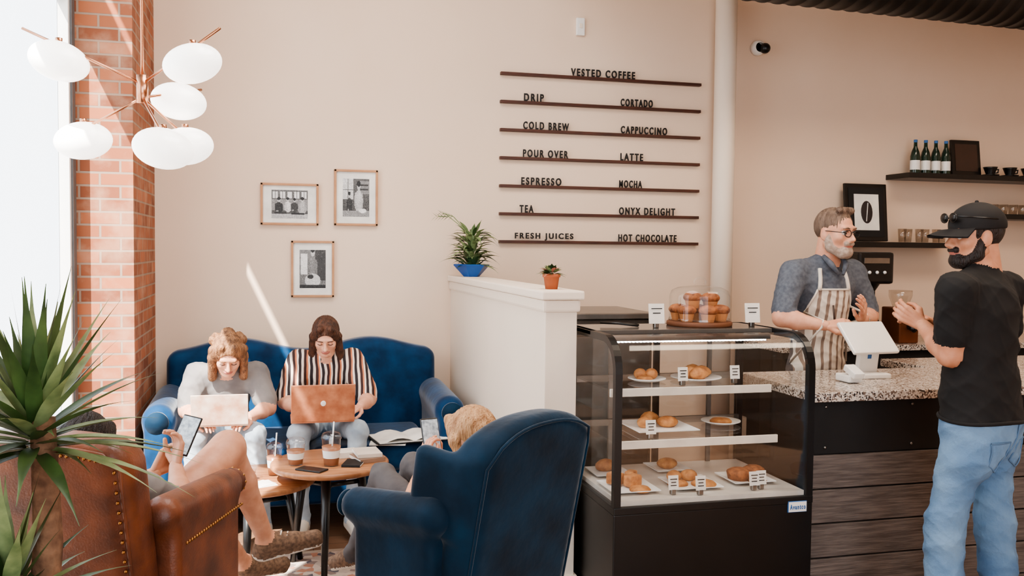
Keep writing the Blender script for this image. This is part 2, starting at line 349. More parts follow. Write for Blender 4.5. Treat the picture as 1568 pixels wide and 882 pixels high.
def picture(x0,x1,z0,z1,kind):
    q=B('framed_photo'); w=.014; y0,y1=6.04,6.07
    q.bx((x0,y0,z0),(x0+w,y1,z1),frmw,.002); q.bx((x1-w,y0,z0),(x1,y1,z1),frmw,.002); q.bx((x0,y0,z1-w),(x1,y1,z1),frmw,.002); q.bx((x0,y0,z0),(x1,y1,z0+w),frmw,.002)
    q.bx((x0+w,6.055,z0+w),(x1-w,6.06,z1-w),paper); mx=(x1-x0)*.16+.01; mz=(z1-z0)*.16
    a0,a1,c0,c1=x0+mx,x1-mx,z0+mz,z1-mz
    nx=int((a1-a0)/.0035); nz=int((c1-c0)/.0035); U,W=np.meshgrid((np.arange(nx)+.5)/nx,(np.arange(nz)+.5)/nz,indexing='ij')
    rg=np.random.default_rng(kind+4); im=np.full(U.shape,.25)
    def R_(u0,u1,v0,v1,g): im[(U>u0)&(U<u1)&(W>v0)&(W<v1)]=g
    def E(u,v,ru,rv,g): im[((U-u)/ru)**2+((W-v)/rv)**2<1]=g
    def man(u,v,s,shirt,hair=.05):
        E(u,v-.02*s,.11*s,.24*s,shirt); E(u-.09*s,v+.0*s,.035*s,.17*s,shirt*.9); E(u+.09*s,v,.035*s,.17*s,shirt*.9)
        E(u,v+.3*s,.048*s,.085*s,.75); E(u,v+.345*s,.055*s,.06*s,hair); E(u-.05*s,v-.14*s,.03*s,.03*s,.7)
    if kind==0:
        im[:]=.55; R_(0,1,.66,1,.35)
        for i in range(5): R_(.03+.2*i,.17+.2*i,.7,.95,.9); R_(.095+.2*i,.105+.2*i,.7,.95,.3)
        R_(0,1,0,.28,.3); man(.2,.38,.9,.12); man(.45,.42,.8,.85); man(.63,.4,.8,.2); man(.85,.38,.95,.7)
        R_(0,1,.0,.16,.75); R_(.08,.4,.16,.22,.15); R_(.55,.9,.14,.2,.1)
    elif kind==1:
        im[:]=.3; R_(0,.4,.45,1,.8); R_(.18,.2,.45,1,.2); R_(0,.4,.7,.72,.2); R_(.6,1,.6,.95,.5); R_(.65,.95,.7,.74,.15); R_(.65,.95,.82,.86,.15)
        man(.6,.42,1.3,.8); man(.25,.3,.9,.15); R_(0,1,0,.16,.6); E(.75,.16,.14,.06,.95)
    else:
        im[:]=.45; R_(.6,1,.2,1,.2); R_(.04,.3,.35,.9,.9); R_(.16,.18,.35,.9,.3)
        man(.5,.5,1.5,.5); E(.5,.2,.3,.18,.85); E(.42,.3,.12,.06,.15); R_(0,1,0,.08,.15)
    im=im+rg.normal(0,.045,im.shape)+.1*(W-.5); g=np.clip((im*7).astype(int),0,6)
    X=np.linspace(a0,a1,nx+1); Z=np.linspace(c0,c1,nz+1); v=[(x,6.0535,z) for x in X for z in Z]
    f=[(i*(nz+1)+j,(i+1)*(nz+1)+j,(i+1)*(nz+1)+j+1,i*(nz+1)+j+1) for i in range(nx) for j in range(nz)]
    mm=[q.mi(greys[g[i,j]]) for i in range(nx) for j in range(nz)]; q.add(v,f,mm)
    q.done()
picture(-.083,.278,1.734,2.0,0); picture(.378,.659,1.737,2.10,1); picture(.106,.378,1.27,1.634,2)

# ---------------------------------------------------------------- chandelier
q=B('chandelier'); H=A(-.465,3.6,2.166); rr=frame((.252,.968,0)); s=.0024
q.cyl(H-A(0,0,.05),H+A(0,0,.05),.02,rose); q.cyl(H+A(0,0,.05),(H[0],H[1],4.2),.006,rose,n=10); q.cyl((H[0],H[1],4.16),(H[0],H[1],4.2),.06,rose)
for du,dv,dd,tilt in [(-116,42,-.05,.3),(88,38,-.08,-.25),(28,-1,.18,.15),(-110,-69,.1,-.1),(60,-92,-.18,.2),(50,-76,.1,-.1)]:
    p=H+rr@A(du*s,dd,dv*s); d=nrm(p-H)
    q.ball(p+A(0,0,-.012),(.103,.103,.07),blob,R=roty(tilt)@rotx(.25),n=18)
    a=H+A(0,0,.02 if dv>0 else -.03); tip=p+d*.13+A(0,0,.055)
    q.tube([a,a+(tip-a)*.5,tip],.005,rose,8); q.cyl(p+A(0,0,.045),p+A(0,0,.07),.012,rose)
q.done()

# ---------------------------------------------------------------- sofa & chairs
def backfn(cx,w,y0,zlo,top,th,lean,r,m,axis=1):
    def f(P):
        x=P[:,0]-cx; z=P[:,2]; yy=P[:,1]-y0+(z-.35)*(-lean); tp=top(P[:,0]); zc=(tp+zlo)/2; hz=(tp-zlo)/2
        q=np.stack([np.abs(x)-w+r,np.abs(yy)-th+r,np.abs(z-zc)-hz+r],1)
        return np.sqrt((np.maximum(q,0)**2).sum(1))+np.minimum(q.max(1),0)-r
    return P_(f,(cx-w-.03,y0-th-.18,zlo-.03),(cx+w+.03,y0+th+.18,1.1),m)
q=B('blue_sofa')
q.sdf([rbox((.19,5.5,.27),(.82,.37,.11),.03,velvet)],.014,.01)
for cx in (-.16,.54): q.sdf([rbox((cx,5.42,.42),(.345,.36,.075),.055,velvet)],.014,.01)
q.sdf([backfn(.19,.82,5.86,.2,lambda X:.955+.07*np.sin(np.pi*(X+.63)/.82)**2,.10,.06,.07,velvet)],.014,.01)
for sx in (-.60,.985):
    q.sdf([rbox((sx,5.46,.38),(.07,.36,.26),.04,velvet),cap((sx,5.2,.655),(sx,5.8,.675),.088,.088,velvet)],.012,.03)
    q.cyl((sx,5.1,.655),(sx,5.118,.655),.06,velvetD)
for x in (-.55,.93):
    for y in (5.2,5.8): q.cyl((x,y,.17),(x,y,0),.03,dkwood,.018)
q.done()
def armchair(name,loc,rz,m,top=.98,wings=True,nails=False,w=.33,curve=.09,az=.655,yf=.33,ar=.082,ao=.03):
    q=B(name); yc=(yf-.26)/2; hy=(yf+.26)/2
    q.sdf([rbox((0,yc,.28),(w,hy+.01,.11),.04,m)],.013,.01); q.sdf([rbox((0,yc+.05,.42),(w-.075,hy-.01,.075),.055,m)],.013,.01)
    pr=[backfn(0,w,-.27,.2,lambda X:top-curve*np.abs(X/w)**2.6,.085,-.2,.06,m)]
    if wings:
        for sx in (-1,1): pr.append(rbox((sx*(w-.01),-.25,.74),(.035,.12,.15),.03,m,R=rotz(sx*-.15)@rotx(.15)))
    q.sdf(pr,.012,.03)
    for sx in (-1,1):
        q.sdf([rbox((sx*(w+.005),yc,.17+(az-.2)/2),(.05,hy,(az-.2)/2),.035,m),cap((sx*(w+ao),-.24,az),(sx*(w+ao),yf,az-.03),ar,ar-.004,m)],.012,.03)
        q.cyl((sx*(w+ao),yf+ar-.002,az-.033),(sx*(w+ao),yf+ar-.012,az-.033),.05,m)
        for y in (-.24,yf): q.cyl((sx*(w-.05),y,.18),(sx*(w-.04),y*1.06,0),.03,dkwood,.018)
        q.tube([(sx*w,yf+.03,.14),(sx*w,yf+.07,.1),(sx*w,yf+.08,.03),(sx*w,yf+.06,0)],[.035,.03,.02,.02],dkwood)
    pp=[(-w+.02,-.27-(z-.35)*.2-.075,z) for z in np.linspace(.3,top-curve-.06,6)]+[(X,-.27-(top-.35)*.2-.075,top-curve*abs(X/w)**2.6-.028) for X in np.linspace(-w+.06,w-.06,14)]+[(w-.02,-.27-(z-.35)*.2-.075,z) for z in np.linspace(top-curve-.06,.3,6)]
    q.tube(pp,.006,m,8)
    if nails:
        for i in range(34):
            X=-w+.03+(2*w-.06)*i/33; z=top-curve*abs(X/w)**2.6-.05; y=-.27-(z-.35)*.2-.086; q.ball((X,y,z),.0055,brass,5)
        for sx in (-1,1):
            for i in range(22):
                z=.3+.64*i/21; y=-.27-(z-.35)*.2-.086; q.ball((sx*(w-.03),y,z),.0055,brass,5)
            for i in range(26): q.ball((sx*(w+.056),-.2+(yf+.2)*i/25,az-.1),.0055,brass,5)
            for i in range(12):
                a=math.pi*2*i/12; q.ball((sx*(w+ao)+.048*math.cos(a),yf+ar-.004,az-.033+.048*math.sin(a)),.0055,brass,5)
    return q.done((*loc,.013),rz,local=True)
armchair('blue_armchair',(.655,3.46),math.radians(36.9),velvetD,1.0,w=.318,yf=.14,ar=.07,az=.665,ao=.015)
armchair('leather_armchair',(-.54,3.30),math.radians(-19.9),leather,1.04,False,True,w=.31,curve=.035,az=.755,yf=.24,ar=.06,ao=.0)

# ---------------------------------------------------------------- rug & tables
q=B('patterned_rug'); q.bx((-.55,3.0,.001),(1.05,4.78,.012),rugm,.003); q.bx((-.6,2.95,.001),(1.1,4.83,.008),M('rug_border',(190,170,150),.95)); q.done()
def table(c,z,r,name='coffee_table'):
    q=B(name); q.lathe((c[0],c[1],0),[(0,z-.03),(r-.012,z-.03),(r,z-.02),(r,z-.006),(r-.006,z),(0,z)],tabw,48)
    for i in range(3):
        a=math.radians(-100+120*i); p=A(c[0]+r*.55*math.cos(a),c[1]+r*.55*math.sin(a),z-.03); e=A(c[0]+r*.8*math.cos(a),c[1]+r*.8*math.sin(a),.013)
        q.cyl(p,e,.024,black,.014); q.cyl((c[0],c[1],z-.12),p*A(1,1,0)+A(0,0,z-.12),.012,black)
    q.done()
TZ=.55
table((.265,4.52),TZ,.285); table((-.09,4.62),.46,.29)
def cupp(x,y,z,r,h,straw=True):
    z+=.001
    q=B('iced_coffee_cup'); q.lathe((x,y,z),[(0,.004),(r*.72,.004),(r*.98,h*.72),(0,h*.72)],coffee)
    q.lathe((x,y,z),[(0,0),(r*.75,0),(r,h),(r*1.06,h),(r*1.06,h+.008),(r*.9,h+.025),(r*.3,h+.035)],cup_g)
    q.lathe((x,y,z),[(r*.84,h*.3),(r*.94,h*.62)],paper)
    if straw: q.cyl((x,y,z+.02),(x+.012,y,z+h+.08),.0035,white,n=8)
    q.done()
cupp(.265,4.42,TZ,.046,.13); cupp(.10,4.47,TZ,.044,.10,False); cupp(.0,4.66,.46,.038,.13); cupp(-.12,4.58,.46,.034,.05,False)
def book(x,y,z,w,d,h,m,rz=0,name='book'):
    q=B(name); q.box((0,0,h/2),(w,d,h),m,.002,rotz(rz)); q.box((0,0,h/2),(w+.002,d-.008,h-.008),paper,0,rotz(rz)); o=q.done((x,y,z),0,local=True)
book(.44,4.52,TZ,.13,.18,.022,M('book_cover',(150,120,100),.6),.3); book(.445,4.52,TZ+.023,.12,.16,.02,M('book_cover_b',(214,200,186),.6),.1); book(.37,4.42,TZ,.09,.13,.012,blackm,-.3,'notebook'); book(.33,4.60,TZ,.15,.1,.03,M('book_cover_c',(225,214,200),.6),.2)
q=B('smartphone'); q.box((.17,4.34,TZ+.005),(.07,.14,.008),black,.002,rotz(.9)); q.done()
q=B('paper_napkin'); q.box((-.06,4.48,.4615),(.12,.12,.002),paper,0,rotz(.4)); q.box((-.055,4.485,.464),(.09,.1,.002),paper,0,rotz(.7)); q.done()
q=B('open_notebook')
for sx in (-1,1):
    v=[];f=[]
    for i in range(7):
        u=i/6; zz=.022*math.sin(math.pi*min(1,u*1.2))+.004
        v+=[(sx*u*.2,-.13,zz),(sx*u*.2,.13,zz)]
    for i in range(6): a=i*2; f.append((a,a+2,a+3,a+1))
    q.add(v,f,paper,True); q.box((sx*.1,0,.003),(.2,.26,.006),paper)
q.box((0,0,0),(.42,.28,.003),blackm); q.done((.74,5.16,.515),.15,local=True)
q=B('notepad'); q.box((0,0,.004),(.2,.14,.008),paper,.001); q.box((.02,-.01,.012),(.14,.12,.006),M('page_cover',(120,130,140),.6),.001,rotz(.3)); q.done((.62,5.10,.5),-.2,local=True)

# ---------------------------------------------------------------- plants
q=B('dracaena_plant')
q.lathe((-.45,1.98,0),[(0,0),(.13,0),(.17,.3),(.18,.32),(.165,.32),(.15,.29),(0,.29)],white,36); q.lathe((-.45,1.98,.285),[(.15,0),(0,.01)],soil)
q.tube([(-.45,1.98,.28),(-.46,1.98,.7),(-.44,1.99,1.0),(-.45,2.0,1.25)],[.035,.03,.028,.024],trunk); q.tube([(-.44,1.96,.28),(-.48,1.92,.6),(-.485,1.93,.95)],[.03,.026,.022],trunk)
for (c,n,L,up) in [((-.465,2.0,1.22),70,.30,.5),((-.50,1.93,.90),44,.24,.3)]:
    for i in range(n):
        u=i/n; a=i*2.39996; e=math.radians(84-92*u**.9+random.uniform(-8,8)); d=A(math.cos(a)*math.cos(e),math.sin(a)*math.cos(e),math.sin(e))
        q.leaf(A(*c)+A(0,0,.08*(1-u)-.04)+d*A(1,1,0)*.015,d,L*random.uniform(.75,1.1),.0165,.05+.3*u,green if random.random()<.6 else green2,8)
q.done()
q=B('potted_fern'); c=A(1.228,5.75,1.415)
q.lathe(c,[(0,0),(.05,0),(.12,.075),(.115,.08),(.1,.07),(0,.065)],bluepot,6,sm=False)
for i in range(150):
    a=random.uniform(0,6.28); e=random.uniform(.15,1.5); d=A(math.cos(a)*math.cos(e),math.sin(a)*math.cos(e),math.sin(e))
    q.leaf(c+A(0,0,.065+random.uniform(0,.22))+d*A(1,1,0)*.06,d,random.uniform(.08,.17),.017,random.uniform(.2,.7),random.choice([green,green2,green2]),5)
for k in range(2):
    st=[c+A(0,0,.1),c+A(-.05,-.03,.3),c+A(-.13-.03*k,-.05,.38),c+A(-.2-.03*k,-.05,.40-.02*k)]; q.tube(st,.003,green2,6)
    for i in range(10): p=st[2]+(st[3]-st[2])*i/9*1.2; q.leaf(p,(-.6,0,.5-(i%2)),.04,.008,.1,green2,3)
q.done()
q=B('potted_succulent'); c=A(1.228,4.0,1.415); q.lathe(c,[(0,0),(.028,0),(.036,.055),(.041,.055),(.041,.07),(.034,.07),(0,.062)],terra,24)
for i in range(80):
    a=random.uniform(0,6.28); e=random.uniform(.1,1.4); d=A(math.cos(a)*math.cos(e),math.sin(a)*math.cos(e),math.sin(e)); q.leaf(c+A(0,0,.065)+d*.02,d,random.uniform(.03,.065),.012,.4,random.choice([green,green2,M('leaf_pink',(190,120,100),.6)]),4)
q.done()

# ---------------------------------------------------------------- display case
X0,X1,YF,YB,ZT,ZB=1.328,2.236,3.43,4.08,1.247,.553
q=B('bakery_display_case')
path=[(YF,ZB)]+[(YF,ZB+(ZT-.15-ZB)*i/4) for i in range(1,5)]+[(YF+.15-.15*math.cos(a),ZT-.15+.15*math.sin(a)) for a in np.linspace(0.15,math.pi/2,9)]+[(YB,ZT)]
path=np.array(path)
def sweep(xa,xb,off0,off1,m,pts=path,sm=False):
    t=np.gradient(pts,axis=0); t/=np.linalg.norm(t,axis=1)[:,None]; nn=np.stack([-t[:,1],t[:,0]],1)
    o=pts+nn*off0; i=pts+nn*off1; v=[];f=[]
    for k in range(len(pts)):
        v+=[(xa,*o[k]),(xb,*o[k]),(xb,*i[k]),(xa,*i[k])]
    for k in range(len(pts)-1):
        a=k*4
        for j in range(4): f.append((a+j,a+(j+1)%4,a+4+(j+1)%4,a+4+j))
    f+= [(0,1,2,3),tuple(len(v)-4+j for j in (3,2,1,0))]
    q.add(v,f,m,sm)
sweep(X0,X0+.03,0,-.03,black); sweep(X1-.03,X1,0,-.03,black); sweep(X0+.03,X1-.03,-.004,-.009,glass,path[:14])
for xx in (X0+.01,X1-.015):
    v=[(xx,y,z) for y,z in path]+[(xx,YB,ZB)]; q.add(v,[tuple(range(len(v)))],glass)
q.bx((X0,YF-.004,ZB-.03),(X1,YB,ZB),black,.003); q.bx((X0,YF,.08),(X1,YB,ZB-.03),black,.004); q.bx((X0+.03,YF+.05,0),(X1-.03,YB,.08),blackm)
for xx in (X0,X1-.03): q.bx((xx,YB-.03,ZB),(xx+.03,YB,ZT),black)
q.bx((X0,YB-.025,ZT-.05),(X1,YB,ZT),black); q.bx((X0,3.74,ZT-.02),(X1,YB,ZT),M('case_top',(90,86,82),.15),.003)
q.bx((X0+.03,YB-.02,ZB),(X1-.03,YB-.012,ZT-.05),glass); q.bx(((X0+X1)/2-.015,YB-.02,ZB),((X0+X1)/2+.015,YB-.005,ZT),black)
q.bx((X0+.03,YF+.02,ZB),(X1-.03,YB-.03,ZB+.02),M('case_deck',(222,214,204),.3))
q.bx((X0+.06,3.70,ZT-.045),(X1-.06,3.73,ZT-.02),steel); 
for i in range(44): q.bx((X0+.08+i*.0172,3.703,ZT-.052),(X0+.088+i*.0172,3.72,ZT-.044),led)
shz=[.80,1.01]
for z,yf in zip(shz,(YF+.10,YF+.16)):
    q.bx((X0+.035,yf,z-.008),(X1-.035,YB-.04,z),glass); q.bx((X0+.035,yf-.012,z-.03),(X1-.12,yf,z+.004),M('shelf_strip',(232,224,212),.35),.002)
    q.bx((X0+.035,YB-.06,z-.03),(X1-.035,YB-.04,z),steel)
for xx in (X0+.2,X1-.2): q.bx((xx,YB-.05,ZB),(xx+.02,YB-.035,ZT-.03),steel)
q.bx((X1-.12,YF-.006,.487),(X1-.03,YF+.002,.535),label,.002); q.bx((X1-.117,YF-.008,.49),(X1-.033,YF,.532),white); q.text('Avantco',X1-.112,X1-.038,YF-.0,.5,.022,label)
q.done()
def plate(x,y,z,w,d,items,rz=0):
    q=B('pastry_tray'); q.lathe((0,0,0),[(0,.002),(w*.7,.002),(w,.012),(w,.016),(w*.68,.006),(0,.006)],white,4 if d else 40,R=rotz(math.pi/4) if d else None,sm=not d)
    for kind,dx,dy,s in items:
        if kind=='croissant':
            a=[(dx+s*math.cos(t)*1.0,dy+s*.7*math.sin(t),.03) for t in np.linspace(.3,2.84,7)]; q.tube(a,[.008,.02,.028,.032,.028,.02,.008],pastry,12)
        elif kind=='cookie': q.lathe((dx,dy,.006),[(0,0),(s,0),(s*1.02,.006),(s*.8,.016),(0,.02)],pastry,20)
        elif kind=='roll': q.ball((dx,dy,.028),(s,s*.8,.026),pastry,8)
        elif kind=='pie': q.lathe((dx,dy,.004),[(0,0),(s*.85,0),(s,.035),(s*.95,.04),(s*.6,.05),(0,.052)],muff,24)
        elif kind=='slice': q.box((dx,dy,.035),(s,s*.7,.05),pastry,.01,rotz(dx*20))
    q.done((x,y,z),rz,local=True)
z1=ZB+.021
plate(1.47,3.63,z1,.15,1,[('slice',-.04,.05,.07),('slice',.02,.0,.07),('cookie',.03,-.06,.045),('slice',.04,.07,.06)]); plate(1.76,3.63,z1,.15,1,[('cookie',-.06,0,.045),('cookie',.05,-.03,.055),('roll',.02,.06,.04),('roll',-.05,.06,.035)]); plate(2.04,3.66,z1,.14,1,[('pie',-.03,0,.055),('pie',.06,.03,.05),('cookie',.03,-.06,.04)])
plate(1.48,3.9,z1,.12,1,[('croissant',0,0,.05)]); plate(1.78,3.92,z1,.12,1,[('roll',0,0,.05)])
plate(1.66,3.77,.801,.2,1,[('roll',.05,0,.05),('roll',-.06,.0,.035),('croissant',.0,.06,.04)]); plate(2.0,3.82,.801,.09,0,[('cookie',0,0,.05)]); plate(1.62,3.8,1.011,.085,0,[('cookie',-.01,0,.035),('roll',.03,.02,.03),('roll',-.02,.03,.03)]); plate(1.86,3.8,1.011,.115,0,[('croissant',-.03,-.02,.045),('croissant',.04,.0,.04),('croissant',0,-.05,.04),('croissant',.02,.05,.04)])
def card(x,y,z,w=.06,h=.075):
    q=B('price_card'); R=rotx(-.12); q.box((0,0,h/2+.02),(w,.003,h),paper,0,R); 
    for i,l in enumerate((.7,.5,.6)): q.box((0,-.003-.0,h*.75-i*h*.22+.02),(w*l,.001,.004),blackm,0,R)
    q.box((0,.005,.011),(.022,.022,.022),steel,.003); q.done((x,y,z),0,local=True)
for c in [(1.62,3.50,.575),(1.73,3.47,.575),(1.99,3.49,.575),(2.03,3.50,.575),(1.54,3.56,.801),(1.72,3.64,1.011),(1.98,3.66,1.011),(1.67,3.82,1.247),(2.15,3.82,1.247)]:
    card(*c,*((.075,.09) if c[2]>1.2 else (.045,.06)))
q=B('cake_dome'); c=A(1.93,3.92,1.247)
q.lathe(c,[(0,0),(.15,0),(.152,.006),(.152,.018),(.148,.022),(0,.022)],M('board_wood',(110,66,40),.6),40)
q.lathe(c,[(.14,.022),(.14,.14),(.13,.165),(.1,.18),(.02,.188),(0,.188)],glass,48)
q.tube([c+A(.03*math.cos(a),0,.205+.02*math.sin(a)) for a in np.linspace(-.6,3.74,12)],.005,glass,8); q.lathe(c,[(.141,.022),(.143,.03),(.141,.036)],drink,48)
for k,(dx,dy,dz) in enumerate([(-.085,-.045,0),(0,-.09,0),(.085,-.045,0),(-.085,.05,0),(.085,.05,0),(0,.02,0),(-.045,-.02,.06),(.05,-.01,.055)]):
    p=c+A(dx,dy,.023+dz); q.lathe(p,[(0,0),(.027,0),(.037,.042),(0,.044)],mpap,16,sm=False)
    q.ball(p+A(0,0,.052),(.045,.045,.026),muff,10)
q.done()
q=B('serving_tongs'); q.tube([(1.45,3.95,1.262),(1.52,3.9,1.262),(1.6,3.86,1.254)],.005,black,8); q.tube([(1.45,3.95,1.262),(1.54,3.93,1.262),(1.62,3.9,1.254)],.005,black,8); q.done()
q=B('steel_prep_cabinet'); q.bx((1.62,4.9,0),(2.12,5.5,1.2),M('dark_steel',(96,86,78),.4,.5),.01); q.bx((1.6,4.88,1.2),(2.14,5.52,1.235),steel,.005); q.bx((1.64,4.89,.2),(1.86,4.9,1.1),steel,.003); q.bx((1.88,4.89,.2),(2.1,4.9,1.1),steel,.003); q.done()

# ---------------------------------------------------------------- counter
q=B('service_counter')
q.bx((2.25,3.45,.95),(5.6,4.12,.992),granite,.004); q.bx((3.35,4.12,.95),(5.6,4.5,.992),granite,.004); q.bx((2.26,3.52,.0),(5.6,4.05,.95),blackm)
q.bx((2.26,3.505,.71),(5.6,3.525,.95),blackm,.003)
for i in range(5): q.bx((2.26,3.495,.71-.153*(i+1)+.004),(5.6,3.522,.71-.153*i-.003),greyw,.003)
for x in (2.34,2.78,3.2,3.7):
    for z in (.74,.92): q.ball((x,3.504,z),.007,steel,6)
q.done()
q=B('tablet_register'); t=A(2.80,3.84,.992)
q.box(t+A(0,0,.012),(.15,.13,.024),white,.006); q.box(t+A(0,.02,.09),(.11,.03,.16),white,.008,rotx(.15)); q.box(t+A(0,.002,.1),(.02,.002,.02),label,0,rotx(.15))
q.box(t+A(-.0,.02,.19),(.27,.018,.19),white,.007,rotz(.1)@rotx(-.75)); q.box(t+A(-.0,.032,.195),(.24,.004,.165),black,.001,rotz(.1)@rotx(-.75)); q.done()
q=B('card_reader'); q.box((2.60,3.72,1.012),(.07,.11,.035),white,.008); q.box((2.60,3.68,1.045),(.055,.09,.03),white,.006,rotx(.4)); q.done()
q=B('back_counter'); q.bx((3.3,5.45,0),(6.2,6.06,.92),blackm); q.bx((3.28,5.42,.92),(6.2,6.06,.96),granite,.004); q.done()
q=B('coffee_brewer'); o=A(4.0,5.6,.96)
q.bx(o+A(-.14,-.15,0),o+A(.14,.2,.04),black,.01); q.bx(o+A(-.13,.02,.04),o+A(.13,.2,.5),black,.01); q.bx(o+A(-.14,-.16,.42),o+A(.14,.2,.64),black,.02); q.bx(o+A(-.1,-.165,.56),o+A(.1,-.155,.6),steel,.003)
q.lathe(o+A(0,-.06,.04),[(0,0),(.075,0),(.085,.12),(.06,.2),(.055,.24),(0,.24)],steel,24); q.lathe(o+A(0,-.06,.33),[(.03,0),(.085,.09),(.085,.1),(0,.1)],black,24)
for dx in (-.06,0,.06): q.ball(o+A(dx,-.168,.5),.012,white,6)
q.done()
q=B('coffee_grinder'); o=A(4.32,5.6,.96); q.bx(o+A(-.08,-.1,0),o+A(.08,.1,.25),M('copper_brown',(120,70,45),.4,.5),.01); q.lathe(o+A(0,0,.25),[(.05,0),(.08,.08),(.08,.12),(0,.12)],drink); q.cyl(o+A(0,-.1,.12),o+A(0,-.16,.1),.02,black); q.done()
for i,x in enumerate((4.6,4.72,4.84,4.96)):
    q=B('paper_cup_stack'); q.lathe((x,5.58,.96),[(0,0),(.03,0),(.042,.1),(.045,.1),(.045,.12),(.042,.13),(.045,.13),(.045,.15),(0,.15)],M('cup_brown',(140,100,75),.7) if i%2 else white); q.done()
def shelf(x0,x1,z):
    q=B('floating_shelf'); q.bx((x0,5.8,z-.04),(x1,6.07,z-.001),black,.003); q.done()
shelf(4.52,6.3,2.19); shelf(4.04,4.98,1.675); shelf(5.25,6.3,1.90)
for x in (4.66,4.75,4.84,4.93):
    q=B('mineral_water_bottle'); q.lathe((x,5.92,2.19),[(0,0),(.034,0),(.035,.01),(.035,.13),(.028,.165),(.014,.2),(.012,.25),(0,.25)],bottle,20); q.lathe((x,5.92,2.19),[(.0355,.03),(.0355,.1)],white,20); q.lathe((x,5.92,2.19),[(.014,.235),(.014,.255),(0,.255)],label,16); q.done()
q=B('picture_frame'); R=rotx(-.12); c=A(5.14,5.96,2.33); q.box(c,(.26,.02,.27),black,.004,R); q.box(c+A(0,-.011,0),(.2,.004,.21),M('dark_print',(66,48,40),.4),0,R); q.done()
for x in (5.32,5.50,5.67):
    q=B('espresso_cup'); q.lathe((x,5.9,2.19),[(0,0),(.06,.004),(.065,.012),(.03,.008),(.03,.014),(.048,.06),(.052,.07),(.046,.07),(.03,.02),(0,.018)],black,24); q.tube([(x+.045,5.9,2.24),(x+.075,5.9,2.245),(x+.07,5.9,2.22),(x+.04,5.9,2.215)],.006,black,8); q.done()
q=B('coffee_bean_print'); R=rotx(-.1); c=A(4.28,5.97,1.675+.22); 
q.box(c,(.36,.02,.43),black,.004,R); q.box(c+R@A(0,-.012,0),(.30,.003,.37),blackm,0,R); q.box(c+R@A(0,-.014,0),(.21,.003,.27),paper,0,R)
q.ball(c+R@A(0,-.016,0),(.05,.004,.085),M('bean_ink',(50,40,38),.7),10,R); q.box(c+R@A(0,-.021,0),(.006,.002,.14),paper,0,R@roty(.12)); q.done()
for i in range(6):
    q=B('drinking_glass'); x=4.55+.075*i; q.lathe((x,5.9+.03*(i%2),1.676),[(0,.003),(.022,.003),(.03,.1),(.032,.1),(.024,0),(0,0)],drink,20); q.done()
for i in range(6):
    q=B('drinking_glass'); x=5.36+.09*i; q.lathe((x,5.9,1.901),[(0,.003),(.028,.003),(.034,.075),(.036,.075),(.03,0),(0,0)],drink,20); q.done()

# ---------------------------------------------------------------- people
def hand(q,wr,d,back,side,m,curl=.5,sc=1.,spread=0.1,th=.6):
    R=frame(d,back); pr=[]
    xs=[.027,.009,-.009,-.026]; Ls=[.074,.082,.076,.06]
    pr.append(cap((0,-.02,0),(0,.012,0),.022,.02,m,(0,0,1),1.3))
    for x,L in zip(xs,Ls):
        x*=side; pr.append(cap((x*.55,.008,0),(x,.082,0),.0135,.0115,m))
        p=A(x,.082,0); a=0; ln=[L*.45,L*.3,L*.25]; r=.0092
        for i,l in enumerate(ln):
            a-=curl*(.8 if i==0 else 1.1); e=p+l*A(spread*x/.03*.5,math.cos(a),math.sin(a)); pr.append(cap(p,e,r,r-.001,m)); p=e; r-=.001
    pts=[A(.016*side,.018,-.006),A(.042*side,.045,-.016),A((.05-.01*th)*side,.074,-.026-.01*th),A((.046-.02*th)*side,.098,-.034-.014*th)]
    for i,r in enumerate((.015,.011,.0095)): pr.append(cap(pts[i],pts[i+1],r,r-.0015,m))
    q.sdf(pr,.0035,.004,R=R*sc,t=wr)
